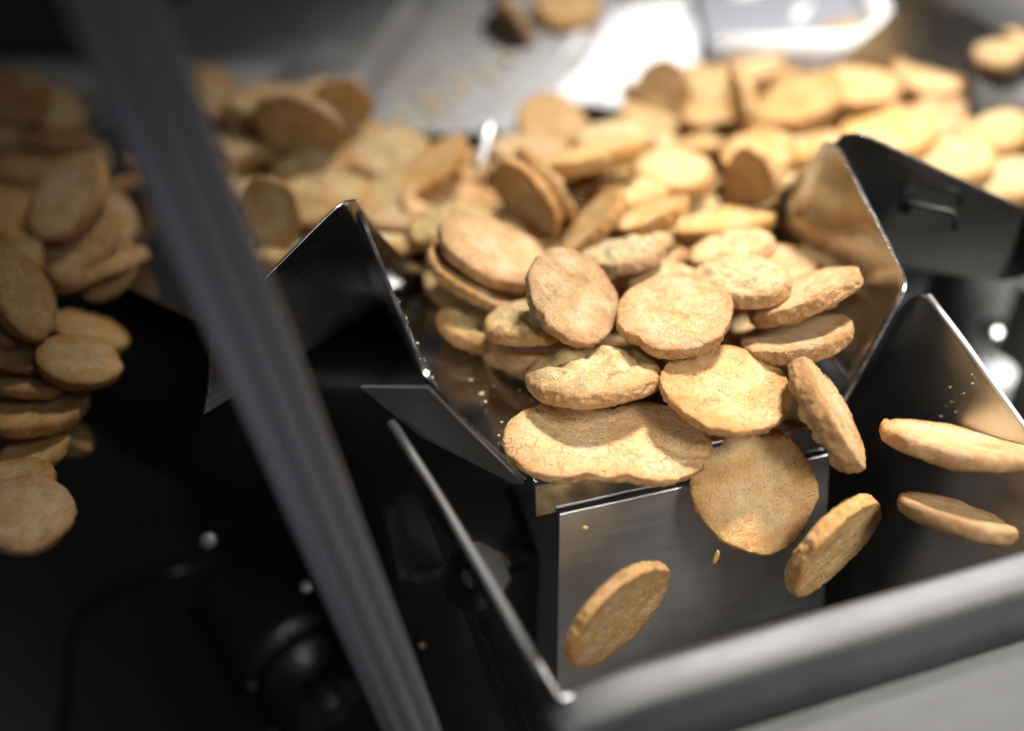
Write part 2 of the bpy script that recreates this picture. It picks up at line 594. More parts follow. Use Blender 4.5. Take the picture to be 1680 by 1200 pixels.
tag(bs, 'dazzling white sheet lying behind the pile, top centre', 'sheet')
s_ = bs.modifiers.new('sheet', 'SOLIDIFY')
s_.thickness = .0016

tr = empty('white_tray', (.175, .58, .02))
tag(tr, 'white tray with a rounded rim above the bright crackers, top right', 'tray')
ring = arcpts([Vector((.108, .553, .024)), Vector((.197, .560, .024)), Vector((.206, .640, .030)), Vector((.110, .645, .030))], .03, 10)
sweep('tray_rim', ring, circ(.0075, .0085, 16), M_WHITE, tr)
sheet('tray_floor', [[Vector((.105 + .095 * i / 5, .556 + .09 * j / 5, .019 + .012 * j / 5)) for i in range(6)] for j in range(6)], .002, M_LIL, tr)

gp = obj('grey_plate', grid([[Vector((.227, .524, .033)), Vector((.330, .540, .033))], [Vector((.217, .478, .018)), Vector((.315, .478, .010))]]), M_PLT)
gp.modifiers.new('sheet', 'SOLIDIFY').thickness = .002
tag(gp, 'tilted grey steel plate at the right edge, upper right', 'plate')
gp2 = obj('far_grey_plate', grid([[Vector((.19, .70, .065)), Vector((.46, .72, .065))], [Vector((.215, .60, .010)), Vector((.42, .58, .005))]]), M_RIM)
gp2.modifiers.new('sheet', 'SOLIDIFY').thickness = .002
tag(gp2, 'wide warm-grey plate filling the top right corner', 'plate')

# rear rail and dark housings, top left
rl = obj('rear_rail', grid([[Vector((-.42, .566, -.012)), Vector((-.085, .556, -.012))], [Vector((-.42, .566, .004)), Vector((-.085, .556, .004))], [Vector((-.42, .588, .007)), Vector((-.085, .578, .007))]]), M_LG)
rl.modifiers.new('sheet', 'SOLIDIFY').thickness = .003
tag(rl, 'grey steel rail behind the left pile, running left to right', 'rail')
for lb, c_, s3, rz, m_ in (('black machine housing in the top left corner', (-.385, .80, -.125), (.24, .17, .16), .1, M_BODY),
                           ('dark grey-green housing right of the bar, top left', (-.205, .80, -.115), (.11, .16, .16), -.10, M_GRN),
                           ('grey-green sloping cover between the dark housing and the chute', (-.095, .78, -.13), (.10, .14, .16), .22, M_LG)):
    hh = empty('machine_housing', Vector(c_) - Vector((0, 0, s3[2] / 2)))
    tag(hh, lb, 'housing', 'housings at the back')
    box('cover', c_, *s3, m_, hh, rz, .012)
lp = empty('white_label_bar', (-.175, .80, -.035))
tag(lp, 'bright white bar at the top edge, left of centre', 'bar')
box('bar_face', (-.175, .795, -.033), .052, .020, .006, M_WHITE, lp, .15, .002)
hs = sweep('grey_hose', arcpts([Vector((-.105, .82, -.02)), Vector((-.092, .74, -.018)), Vector((-.080, .715, -.030)), Vector((-.078, .70, -.060))], .02, 8), circ(.007, n=16), M_LG)
tag(hs, 'pale grey bent hose left of the chute, at the top', 'hose')

# a motor half lost in the dark below the left pan
mo = empty('drive_motor', (-.115, .34, -.20))
tag(mo, 'dark drive motor barely visible in the lower left shadow', 'motor')
ax_ = Vector((.55, -.80, .22)).normalized()
c0 = Vector((-.125, .350, -.165))
sweep('motor_body', [c0, c0 + ax_ * .004, c0 + ax_ * .066, c0 + ax_ * .070], circ(.030, n=36), M_BLK, mo, scale=lambda t: .93 if t in (0, 1) else 1)
sweep('end_cap', [c0 + ax_ * .070, c0 + ax_ * .078], circ(.023, n=36), M_BLK, mo)
sweep('shaft', [c0 + ax_ * .078, c0 + ax_ * .098], circ(.006, n=20), M_BODY, mo)
for k in range(6):
    o_ = ax_.orthogonal().normalized()
    o_.rotate(Matrix.Rotation(k * math.pi / 3, 3, ax_))
    bolt(mo, c0 + ax_ * .0705 + o_ * .0265, ax_, .0022, False, M_RIM)
cb = sweep('cable', arcpts([c0 + Vector((0, 0, .03)), c0 + Vector((-.02, -.03, .05)), c0 + Vector((-.07, -.02, .02)), c0 + Vector((-.10, -.05, -.10))], .03, 8), circ(.0035, n=14), M_BLK, mo)

# ------------------------------------------------------------------ crackers
def cracker_mesh(seed, res, thick, twin=False, lump=1.0):
    """unit-radius baked cracker: lumpy top (+z), flat porous underside, crumbly toasted rim"""
    rnd = random.Random(seed)
    n, rm = {2: (41, 13), 1: (27, 9), 0: (15, 6)}[res]
    o1, o2, o3 = (Vector((rnd.uniform(-50, 50), rnd.uniform(-50, 50), rnd.uniform(-50, 50))) for _ in range(3))
    h = thick / 2
    nicks = [(rnd.uniform(0, 6.28), rnd.uniform(.15, .45), rnd.uniform(.02, .05)) for _ in range(rnd.randint(2, 3))]
    if rnd.random() < .4 and not twin:      # a chipped edge
        nicks.append((rnd.uniform(0, 6.28), rnd.uniform(.10, .22), rnd.uniform(.05, .10)))
    el = rnd.uniform(-.06, .06)
    warp = (0, 0) if twin else (rnd.uniform(-.05, .05), rnd.uniform(-.05, .05))

    def outline(a):
        d = Vector((math.cos(a), math.sin(a), 0))
        if twin:
            # two fused rounds: notch below, shallower dent above
            best = 0
            for cxx, cyy, rr in ((-.47, .05, .52), (.43, -.09, .56)):
                b_ = d.x * cxx + d.y * cyy
                dsc = b_ * b_ - (cxx * cxx + cyy * cyy - rr * rr)
                if dsc > 0:
                    best = max(best, b_ + math.sqrt(dsc))
            return max(best, .49) * (1 + .025 * noise.noise(d * 3 + o1) + .010 * noise.noise(d * 12 + o3))
        v = 1 + el * math.cos(2 * a + seed) + .065 * noise.noise(d * 1.3 + o1) + .020 * noise.noise(d * 3.5 + o2) + .014 * noise.noise(d * 11 + o3) + .008 * noise.noise(d * 26 + o1)
        for na, wd, dp in nicks:
            x = (a - na + math.pi) % (2 * math.pi) - math.pi
            v -= dp * math.exp(-(x / wd) ** 2)
        return v

    def disc(i, j):
        """concentric map of a square grid to (radius, angle)"""
        x, y = 2 * i / (n - 1) - 1, 2 * j / (n - 1) - 1
        if abs(x) < 1e-9 and abs(y) < 1e-9:
            return 0, 0
        if abs(x) >= abs(y):
            return abs(x), (math.pi / 4) * (y / x) + (math.pi if x < 0 else 0)
        return abs(y), math.pi / 2 - (math.pi / 4) * (x / y) + (math.pi if y < 0 else 0)

    verts, top, rim, faces = [], [], [], []

    def bend(v):
        v.z += warp[0] * (v.x * v.x - .3) + warp[1] * v.x * v.y
        if twin:
            v.z -= .015 * math.exp(-(v.x / .10) ** 2) * (1 if v.z > 0 else -.8)
        return v

    def add(v, t, r_):
        verts.append(bend(v)); top.append(t); rim.append(r_)
        return len(verts) - 1

    def topv(p, a):
        r_ = p * .90 * outline(a)
        v = Vector((r_ * math.cos(a), r_ * math.sin(a), h * (1 - .42 * p ** 3.2)))
        n1 = noise.noise(v * 2.1 + o1)
        n2 = noise.noise(v * 4.6 + o2)
        n3 = noise.noise(v * 11 + o3)
        dz = lump * .13 * (abs(n1) * 1.5 - .32) + .07 * (abs(n2) - .2) + .022 * n3 + (.010 * noise.noise(v * 27 + o1) if res else 0)
        v.z += dz * (1 - .6 * p ** 5)
        return v

    def botv(p, a):
        r_ = p * .980 * outline(a)
        v = Vector((r_ * math.cos(a), r_ * math.sin(a), -h * (1 - .12 * (1 - p * p))))
        n1 = noise.noise(v * 2.0 + o3)
        n2 = noise.noise(v * 5.0 + o1)
        n3 = noise.noise(v * 13 + o2)
        n4 = noise.noise(v * 30 + o1) if res else 0
        v.z += (.008 if twin else .026) * n1 + .012 * n2 + max(0, -n3 - .12) * .075 + .010 * n4
        return v

    loop = [(i, 0) for i in range(n - 1)] + [(n - 1, j) for j in range(n - 1)] + [(i, n - 1) for i in range(n - 1, 0, -1)] + [(0, j) for j in range(n - 1, 0, -1)]
    T_, B_ = {}, {}
    for i in range(n):
        for j in range(n):
            p, a = disc(i, j)
            T_[i, j] = add(topv(p, a), 1, .8 * p ** 6)
            B_[i, j] = add(botv(p, a), 0, max(0, (p - .55) / .45) ** 2.2)
    for i in range(n - 1):
        for j in range(n - 1):
            faces.append((T_[i, j], T_[i + 1, j], T_[i + 1, j + 1], T_[i, j + 1]))
            faces.append((B_[i, j], B_[i, j + 1], B_[i + 1, j + 1], B_[i + 1, j]))
    shape = [(0, .90, .58), (.14, .945, .50), (.30, .978, .28), (.55, .995, -.15), (.80, 1.0, -.62), (.94, .995, -.90), (1, .980, -1.0)]

    def sh(t):
        for (t0, r0, z0), (t1, r1, z1) in zip(shape[:-1], shape[1:]):
            if t <= t1:
                k = (t - t0) / (t1 - t0)
                return lerp(r0, r1, k), lerp(z0, z1, k)
    prev = [T_[q] for q in loop]
    for k in range(1, rm + 1):
        t = k / (rm + 1)
        row = []
        for q in loop:
            p, a = disc(*q)
            rr, zz = sh(t)
            r_ = rr * outline(a)
            v = Vector((r_ * math.cos(a), r_ * math.sin(a), zz * h))
            n2 = noise.noise(v * 5 + o2)
            n3 = noise.noise(v * 13 + o3)
            n4 = noise.noise(v * 30 + o1) if res else 0
            kk = 1 + (.030 * n2 + .030 * n3 + .018 * n4) * math.sin(math.pi * t)
            v.x *= kk
            v.y *= kk
            v.z += (.02 * n3 + .014 * n4) * math.sin(math.pi * t)
            row.append(add(v, max(0, 1 - t * 1.7), 1))
        for i in range(len(loop)):
            j = (i + 1) % len(loop)
            faces.append((prev[i], row[i], row[j], prev[j]))
        prev = row
    last = [B_[q] for q in loop]
    for i in range(len(loop)):
        j = (i + 1) % len(loop)
        faces.append((prev[i], last[i], last[j], prev[j]))
    me = bpy.data.meshes.new('cracker')
    me.from_pydata([tuple(v) for v in verts], [], faces)
    for nm, dat in (('top', top), ('rim', rim)):
        at = me.attributes.new(nm, 'FLOAT', 'POINT')
        at.data.foreach_set('value', dat)
    bm = bmesh.new()
    bm.from_mesh(me)
    bmesh.ops.recalc_face_normals(bm, faces=bm.faces)
    bm.to_mesh(me)
    bm.free()
    me.polygons.foreach_set('use_smooth', [True] * len(me.polygons))
    me.materials.append(M_BIS)
    return me


POOL = [cracker_mesh(100 + k, 0, .32 + .04 * (k % 3)) for k in range(11)]
rng = random.Random(5)


def place(me, p, n, m, D, kind, spin=None):
    n = Vector(n).normalized()
    m = Vector(m)
    m = (m - n * m.dot(n)).normalized()
    z = n if kind in 'b' else -n
    y = z.cross(m)
    M = Matrix((m, y, z)).transposed()
    if spin is None:
        spin = rng.uniform(0, 6.28)
    M = M @ Matrix.Rotation(spin, 3, 'Z')
    o = bpy.data.objects.new('cracker', me)
    COL.objects.link(o)
    o.location = p
    o.rotation_euler = M.to_euler()
    o.scale = (D / 2,) * 3
    return o


CR = [
    ((0.1415, 0.2642, 0.0051), (0.138, 0.456, 0.879), (0.905, -0.419, 0.075), 0.0459, 6.800000000000001, 'g', 0, 'solid cracker added for a reflection in the right hopper wall, upper one'),  # this row and the next: solid crackers added in place of wall reflections
    ((0.1374, 0.2431, -0.0061), (0.245, 0.459, 0.854), (0.875, -0.485, 0.01), 0.0359, 6.800000000000001, 'g', 0, 'solid cracker added for a low reflection in the right hopper wall'),
    ((0.1026, 0.248, -0.0221), (0.602, -0.784, -0.153), (-0.667, -0.388, -0.636), 0.0407, 7.48, 'g', 1, 'cracker tumbling down edge-first in front of the hopper rim, lower right'),
    ((0.0318, 0.2252, -0.0284), (0.647, -0.751, -0.128), (-0.691, -0.508, -0.514), 0.0417, 6.12, 'g', 1, 'single cracker dropping into the hopper, lowest in the picture'),
    ((0.0785, 0.2625, -0.0109), (-0.066, -0.54, 0.839), (0.841, -0.482, -0.244), 0.0419, 6.12, 'g', 1, 'round cracker falling face-on just below the pan lip'),
    ((0.1004, 0.2705, 0.0132), (0.792, -0.019, 0.611), (0.448, -0.663, -0.6), 0.0388, 8.16, 'g', 1, 'cracker standing on edge, tipping off the right corner of the lip'),
    ((0.0269, 0.2893, 0.0156), (-0.077, 0.234, 0.969), (0.996, -0.027, 0.086), 0.0431, 6.800000000000001, 'b', 1, 'pale bumpy cracker lying on the twin cracker at the lip'),
    ((0.0696, 0.2801, 0.0154), (0.125, -0.032, 0.992), (0.934, -0.334, -0.129), 0.0438, 5.44, 'g', 1, 'large golden cracker sloping over the lip beside the twin cracker'),
    ((0.0305, 0.2669, 0.0033), (0.026, -0.014, 1.0), (0.99, -0.137, -0.027), 0.0673, 5.44, 'T', 1, 'wide twin cracker of two fused rounds hanging over the lip'),
    ((0.0202, 0.3123, 0.0299), (0.421, -0.339, 0.841), (0.743, -0.403, -0.535), 0.0368, 6.12, 'g', 1, 'golden porous cracker tilted to the right, behind the pale bumpy one'),
    ((0.0552, 0.3065, 0.027), (-0.07, -0.072, 0.995), (0.989, -0.137, 0.06), 0.0406, 6.800000000000001, 'g', 1, 'glazed golden cracker with shiny patches at the centre of the pile'),
    ((0.0792, 0.3243, 0.0301), (-0.137, 0.096, 0.986), (0.978, -0.143, 0.15), 0.0343, 7.48, 'b', 1, 'pale crumbly cracker resting on the glazed one'),
    ((0.1019, 0.3189, 0.0259), (-0.431, 0.373, 0.822), (0.889, 0.019, 0.458), 0.0398, 7.48, 'g', 1, 'upper of two tilted crackers with crumbly rims by the right pan wall'),
    ((0.0982, 0.3058, 0.0166), (-0.253, 0.341, 0.906), (0.95, -0.09, 0.299), 0.038, 7.48, 'g', 1, 'lower of two tilted crackers with crumbly rims by the right pan wall'),
    ((0.0063, 0.3153, 0.0189), (-0.104, 0.225, 0.969), (0.994, 0.046, 0.096), 0.0331, 6.800000000000001, 'b', 1, 'pale bumpy cracker tucked under the tilted porous one'),
    ((0.01, 0.3234, -0.0018), (-0.039, 0.45, 0.892), (0.999, 0.001, 0.043), 0.0437, 7.48, 'g', 1, 'flat cracker at the bottom left, beneath a pale bumpy one'),
    ((0.0581, 0.332, 0.0216), (-0.028, -0.077, 0.997), (0.987, -0.163, 0.015), 0.0305, 6.12, 'b', 1, 'cracker peeping out between the glazed cracker and the crumbly one'),
    ((0.0904, 0.3355, 0.0014), (-0.161, 0.265, 0.951), (0.972, -0.122, 0.199), 0.0341, 6.12, 'g', 1, 'shaded cracker deep in the gap left of the tilted pair'),
    ((0.0463, 0.3143, 0.0041), (-0.119, 0.327, 0.937), (0.989, -0.042, 0.14), 0.0325, 6.12, 'g', 1, 'shaded cracker in the gap under the glazed one'),
    ((-0.0077, 0.3525, 0.0235), (0.412, -0.055, 0.91), (0.881, -0.231, -0.413), 0.0422, 6.800000000000001, 'g', 1, 'big golden cracker leaning on another by the left pan wall'),
    ((-0.0114, 0.3473, 0.0153), (0.442, 0.101, 0.891), (0.881, -0.233, -0.411), 0.0432, 6.12, 'g', 1, 'golden cracker under the big leaning one by the left pan wall'),
    ((0.1013, 0.3562, 0.0145), (-0.136, 0.045, 0.99), (0.972, -0.188, 0.142), 0.031, 5.44, 'g', 1, 'small smooth cracker just right of the pale crumbly one'),
    ((0.0402, 0.3452, 0.028), (-0.203, 0.258, 0.944), (0.978, 0.012, 0.207), 0.0325, 6.12, 'b', 1, 'pale knobbly cracker on top of a smooth one, mid pile'),
    ((0.0522, 0.3589, 0.0124), (-0.398, 0.286, 0.872), (0.917, 0.107, 0.384), 0.032, 6.12, 'g', 1, 'smooth cracker just under the pale knobbly one, mid pile'),
    ((0.0819, 0.3563, 0.0231), (-0.289, 0.215, 0.933), (0.952, -0.037, 0.303), 0.0339, 6.12, 'b', 1, 'pale cracker behind the crumbly one, near the right pan wall'),
    ((0.0863, 0.3906, 0.0137), (-0.2, 0.29, 0.936), (0.969, -0.081, 0.232), 0.0401, 6.800000000000001, 'g', 1, 'brown-edged cracker lying flat behind two pale ones, right of centre'),
    ((0.0549, 0.3757, 0.0255), (-0.403, 0.305, 0.863), (0.914, 0.089, 0.395), 0.0332, 6.800000000000001, 'g', 1, 'thin-looking golden cracker tilted up to the right, mid pile'),
    ((0.0317, 0.3768, 0.0209), (-0.762, 0.141, 0.632), (0.636, 0.343, 0.691), 0.0363, 6.800000000000001, 'g', 1, 'cracker propped upright on edge with a lit right rim, mid pile'),
    ((0.0066, 0.3965, 0.0227), (-0.707, -0.658, -0.26), (-0.612, 0.384, 0.692), 0.0375, 6.12, 'g', 1, 'upright brown cracker facing left, front one of a leaning pair'),
    ((0.0151, 0.404, 0.0249), (-0.786, -0.388, -0.481), (-0.612, 0.385, 0.69), 0.0375, 5.44, 'g', 1, 'upright brown cracker directly behind its leaning twin'),
    ((-0.0243, 0.3823, 0.0186), (-0.117, -0.023, 0.993), (0.984, 0.131, 0.119), 0.0343, 6.12, 'b', 1, 'pale lumpy cracker above the left pan wall'),
    ((0.049, 0.4053, 0.0209), (-0.092, 0.056, 0.994), (0.993, -0.069, 0.096), 0.0301, 6.12, 'b', 0, 'pale bumpy cracker in the middle of the pile, out of focus'),
    ((0.0696, 0.4287, 0.0195), (-0.004, -0.066, 0.998), (0.987, -0.164, -0.007), 0.0345, 6.800000000000001, 'b', 0, 'rounded pale cracker with a dark dimple behind the mid pile'),
    ((-0.0457, 0.4016, 0.01), (0.042, 0.205, 0.978), (0.995, 0.079, -0.06), 0.033, 5.44, 'g', 0, 'brown cracker half hidden behind the black wedge tip'),
    ((0.0374, 0.4373, 0.0093), (-0.232, 0.273, 0.934), (0.972, 0.037, 0.231), 0.0383, 6.12, 'g', 0, 'lower of two brown crackers lying edge-on, mid back'),
    ((0.0344, 0.4193, 0.0292), (-0.231, 0.312, 0.922), (0.972, 0.035, 0.232), 0.0439, 6.12, 'g', 0, 'upper of two brown crackers lying edge-on, mid back'),
    ((0.0075, 0.4468, 0.0191), (0.026, 0.142, 0.99), (0.999, -0.028, -0.023), 0.0373, 6.800000000000001, 'g', 0, 'flat cracker at the front of the back row, beside the steel chute'),
    ((0.0184, 0.4797, 0.0176), (0.043, -0.373, 0.927), (0.994, -0.073, -0.076), 0.0336, 6.12, 'g', 0, 'upright round cracker at the foot of the steel chute'),
    ((0.0463, 0.4567, 0.0215), (-0.082, 0.092, 0.992), (0.994, -0.059, 0.088), 0.0383, 6.800000000000001, 'b', 0, 'pale cracker in front of the bright steel sheet'),
    ((-0.0352, 0.4338, 0.0164), (-0.569, -0.04, 0.821), (0.765, 0.34, 0.547), 0.0403, 6.800000000000001, 'g', 0, 'large cracker leaning steeply to the right, left of the chute foot'),
    ((-0.0208, 0.4414, 0.0085), (-0.575, 0.051, 0.817), (0.786, 0.313, 0.533), 0.0293, 6.12, 'g', 0, 'small cracker tucked behind the steeply leaning one'),
    ((0.1011, 0.4106, 0.0217), (-0.895, -0.44, 0.072), (-0.172, 0.49, 0.854), 0.0324, 6.12, 'g', 0, 'brown shaded cracker left of the right pan wall'),
    ((0.107, 0.436, 0.0228), (-0.135, -0.177, 0.975), (0.977, -0.19, 0.101), 0.0327, 6.12, 'g', 0, 'golden blurred cracker in front of the tall upright one'),
    ((0.1068, 0.4716, 0.0285), (-0.978, -0.053, -0.202), (-0.204, 0.434, 0.877), 0.0419, 6.12, 'g', 0, 'tall cracker standing upright on edge, back right of centre'),
    ((0.0892, 0.462, 0.0158), (-0.241, 0.212, 0.947), (0.964, -0.062, 0.259), 0.0285, 6.12, 'g', 0, 'brown cracker lying flat left of the tall upright one'),
    ((0.0955, 0.4951, 0.013), (0.054, -0.01, 0.998), (0.976, -0.213, -0.055), 0.0294, 6.12, 'g', 0, 'small golden cracker wedged left of the tall upright one'),
    ((0.0941, 0.5228, 0.0168), (0.053, -0.537, 0.842), (0.937, -0.265, -0.228), 0.0301, 6.12, 'b', 0, 'pale bumpy cracker next to the tall upright one'),
    ((0.075, 0.5154, 0.0177), (-0.543, -0.741, 0.395), (0.168, 0.365, 0.916), 0.0313, 6.12, 'g', 0, 'round shaded cracker standing against the bright sheet'),
    ((0.136, 0.4577, 0.0149), (-0.168, 0.117, 0.979), (0.963, -0.194, 0.189), 0.0359, 6.12, 'g', 0, 'cracker lying behind the tip of the right pan wall'),
    ((0.1732, 0.4674, 0.0165), (-0.203, -0.004, 0.979), (0.946, -0.259, 0.195), 0.0443, 6.12, 'g', 0, 'brightest sunlit cracker behind the black right-hand panel'),
    ((0.1973, 0.4485, 0.0145), (-0.231, -0.083, 0.969), (0.93, -0.312, 0.195), 0.037, 6.800000000000001, 'b', 0, 'rounded pale cracker above the middle of the black panel'),
    ((0.2198, 0.4391, 0.0103), (-0.302, -0.04, 0.952), (0.909, -0.313, 0.275), 0.0334, 6.800000000000001, 'b', 0, 'pale cracker above the black panel at the right edge'),
    ((0.222, 0.4722, 0.0165), (-0.39, 0.008, 0.921), (0.893, -0.242, 0.38), 0.0367, 6.800000000000001, 'b', 0, 'pale cracker by the grey plate at the right edge'),
    ((0.2076, 0.4969, 0.0119), (0.035, -0.431, 0.902), (0.845, -0.469, -0.257), 0.0293, 6.12, 'g', 0, 'small upright cracker between two pale ones, far right'),
    ((0.1375, 0.4911, 0.0226), (-0.424, -0.054, 0.904), (0.905, -0.07, 0.421), 0.0421, 6.12, 'g', 0, 'bright flat cracker below the white tray, left one'),
    ((0.1663, 0.505, 0.0238), (-0.097, -0.029, 0.995), (0.956, -0.279, 0.085), 0.0412, 6.12, 'g', 0, 'bright flat cracker below the white tray, right one'),
    ((0.164, 0.5082, 0.0066), (0.03, 0.146, 0.989), (0.954, -0.3, 0.016), 0.0362, 6.800000000000001, 'g', 0, 'brown shaded cracker beneath the flat bright pair'),
    ((0.1997, 0.5227, 0.0065), (-0.176, 0.229, 0.957), (0.938, -0.255, 0.234), 0.037, 6.12, 'g', 0, 'brown edge-on cracker behind the brightest one'),
    ((0.1206, 0.5419, 0.0189), (-0.209, -0.005, 0.978), (0.969, -0.133, 0.206), 0.0375, 6.12, 'g', 0, 'washed-out cracker left of the white tray'),
    ((0.2107, 0.528, 0.0227), (-0.031, -0.321, 0.947), (0.908, -0.406, -0.108), 0.0396, 6.800000000000001, 'g', 0, 'large rounded cracker right of the white tray'),
    ((0.2373, 0.5153, 0.0402), (-0.321, -0.202, 0.925), (0.913, -0.326, 0.246), 0.029, 6.12, 'b', 0, 'pale cracker on top of the grey plate at the right edge'),
    ((-0.0947, 0.381, 0.0252), (-0.3, -0.906, 0.299), (-0.335, 0.393, 0.856), 0.0285, 6.800000000000001, 'g', 0, 'porous cracker facing left beside the grey bar'),
    ((-0.0857, 0.3941, 0.0167), (0.01, 0.141, 0.99), (0.981, 0.192, -0.038), 0.0287, 6.12, 'g', 0, 'small cracker above the black wedge slope'),
    ((-0.0812, 0.4275, 0.0094), (0.052, 0.118, 0.992), (0.986, 0.15, -0.07), 0.0429, 6.800000000000001, 'b', 0, 'pale wrinkled cracker lying above the black wedge'),
    ((-0.0569, 0.4631, 0.0073), (0.193, -0.057, 0.98), (0.981, 0.025, -0.192), 0.041, 6.800000000000001, 'g', 0, 'broad smooth golden cracker in the left pile, tilted to the right'),
    ((-0.0944, 0.4533, 0.0297), (-0.174, -0.908, -0.381), (-0.91, 0.0, 0.415), 0.0404, 6.12, 'g', 0, 'big upright oval brown cracker in the left pile'),
    ((-0.1226, 0.4603, 0.0151), (0.011, -0.093, 0.996), (0.964, 0.264, 0.014), 0.0294, 6.12, 'b', 0, 'dull pale cracker leaning on the oval brown one'),
    ((-0.0785, 0.4817, 0.027), (-0.055, -0.979, -0.196), (-0.945, -0.012, 0.326), 0.0285, 6.12, 'g', 0, 'dark upright cracker at the right end of the left pile'),
    ((-0.1121, 0.4809, 0.0262), (0.021, 0.057, 0.998), (0.976, 0.213, -0.032), 0.0413, 6.800000000000001, 'g', 0, 'flat golden cracker along the rear of the left pile'),
    ((-0.0915, 0.5078, 0.0213), (0.071, -0.009, 0.997), (0.987, 0.149, -0.069), 0.0299, 6.12, 'b', 0, 'pale cracker at the rear right of the left pile'),
    ((-0.1447, 0.4962, 0.0248), (0.144, -0.495, 0.857), (0.96, 0.28, 0.001), 0.0292, 6.12, 'g', 0, 'blurred cracker just right of the bar, rear row'),
    ((-0.2202, 0.4634, 0.038), (0.24, -0.963, -0.125), (-0.893, -0.27, 0.36), 0.0282, 6.12, 'g', 0, 'dark shaded round cracker, top of the far left pile'),
    ((-0.2128, 0.4796, 0.0252), (0.526, -0.318, 0.789), (0.85, 0.155, -0.504), 0.0284, 6.12, 'b', 0, 'pale cracker between the dark round one and the bar'),
    ((-0.2316, 0.4607, 0.025), (0.622, -0.331, 0.709), (0.77, 0.097, -0.63), 0.0282, 6.12, 'b', 0, 'pale cracker cut off by the left edge, upper'),
    ((-0.2156, 0.4737, 0.0132), (0.179, 0.281, 0.943), (0.919, 0.294, -0.262), 0.037, 6.12, 'g', 0, 'dark edge-on cracker under the pale one, far left'),
    ((-0.2175, 0.4517, 0.01), (0.16, 0.055, 0.986), (0.919, 0.357, -0.169), 0.0441, 6.12, 'g', 0, 'dull brown cracker lying flat, far left'),
    ((-0.1765, 0.3909, 0.0258), (-0.44, -0.409, 0.8), (0.556, 0.575, 0.6), 0.0407, 6.800000000000001, 'g', 0, 'glossy brown cracker leaning up to the right beside the bar'),
    ((-0.1687, 0.3744, 0.0144), (-0.457, -0.286, 0.842), (0.609, 0.59, 0.531), 0.0373, 6.800000000000001, 'g', 0, 'second leaning brown cracker, below the glossy one'),
    ((-0.161, 0.3711, 0.0062), (-0.323, -0.538, 0.778), (0.497, 0.603, 0.623), 0.0298, 6.12, 'g', 0, 'small round cracker under the second leaning one'),
    ((-0.2065, 0.3978, 0.0126), (0.612, 0.064, 0.789), (0.786, 0.061, -0.615), 0.0376, 6.12, 'g', 0, 'dull cracker at the left edge, left of the leaning pair'),
    ((-0.1727, 0.3217, 0.0249), (0.939, 0.063, 0.337), (0.335, -0.387, -0.859), 0.0354, 6.12, 'g', 0, 'upright dark cracker standing on edge, far left'),
    ((-0.1806, 0.3192, 0.0199), (0.79, 0.055, 0.61), (0.609, -0.181, -0.772), 0.0282, 6.12, 'b', 0, 'pale cracker cut off by the left edge, middle'),
    ((-0.1533, 0.3108, 0.0036), (0.352, 0.01, 0.936), (0.918, 0.192, -0.347), 0.0284, 6.12, 'g', 0, 'olive-brown cracker at the mouth of the left pan'),
    ((-0.1785, 0.3151, 0.0075), (0.579, 0.214, 0.787), (0.803, 0.021, -0.596), 0.0288, 6.12, 'g', 0, 'shaded cracker behind the olive-brown one, left edge'),
    ((-0.1721, 0.3098, -0.0038), (0.111, 0.304, 0.946), (0.915, 0.34, -0.216), 0.0291, 6.12, 'g', 0, 'small flat cracker left of the olive-brown one'),
    ((-0.1662, 0.2992, -0.0095), (-0.031, 0.19, 0.981), (0.892, 0.447, -0.059), 0.0334, 6.800000000000001, 'g', 0, 'long cracker with a bright spot at the left edge'),
    ((-0.1658, 0.2844, -0.016), (-0.231, -0.007, 0.973), (0.768, 0.613, 0.186), 0.028, 6.12, 'g', 0, 'tilted cracker below the bright-spotted one, left edge'),
    ((-0.1476, 0.2377, 0.0006), (0.194, -0.118, 0.974), (0.894, 0.43, -0.126), 0.029, 6.12, 'g', 0, 'lowest brown cracker falling at the left edge'),
    ((-0.1597, 0.3379, -0.0025), (0.428, 0.279, 0.86), (0.881, 0.086, -0.466), 0.0297, 6.12, 'g', 0, 'shaded cracker right of the olive-brown one'),
    ((-0.2014, 0.4782, 0.0008), (0.338, 0.121, 0.933), (0.911, 0.207, -0.357), 0.0319, 6.12, 'g', 0, 'dark cracker close behind the bar, above the glossy one'),
    ((-0.1919, 0.3575, 0.0148), (-0.136, -0.115, 0.984), (0.817, 0.549, 0.177), 0.029, 6.12, 'g', 0, 'brown cracker at the left edge between the dull and the pale one'),
    ((-0.1833, 0.3078, -0.0167), (0.468, 0.136, 0.873), (0.867, 0.118, -0.484), 0.03, 6.12, 'b', 0, 'pale cracker behind the bright-spotted one, left edge'),
    ((-0.1734, 0.3168, -0.0338), (0.539, 0.366, 0.759), (0.822, -0.035, -0.568), 0.0308, 6.12, 'g', 0, 'dark cracker right of the bright-spotted one'),
    ((-0.1625, 0.2584, -0.0075), (-0.069, 0.128, 0.989), (0.85, 0.526, -0.009), 0.029, 6.12, 'g', 0, 'brown cracker above the lowest falling one, left edge'),
    ((0.0015, 0.5865, 0.0279), (-0.837, -0.378, -0.395), (-0.512, 0.29, 0.808), 0.0409, 6.800000000000001, 'g', 0, 'cracker sliding edge-on down the steel chute, top centre'),
    ((0.0303, 0.5998, 0.0314), (0.104, -0.321, 0.941), (0.985, -0.099, -0.143), 0.0393, 6.800000000000001, 'g', 0, 'cracker cut off by the top edge above the bright sheet'),
    ((0.1793, 0.576, 0.0262), (-0.188, -0.031, 0.982), (0.956, -0.233, 0.176), 0.029, 6.12, 'b', 0, 'blurred cracker lying in the white tray'),
]
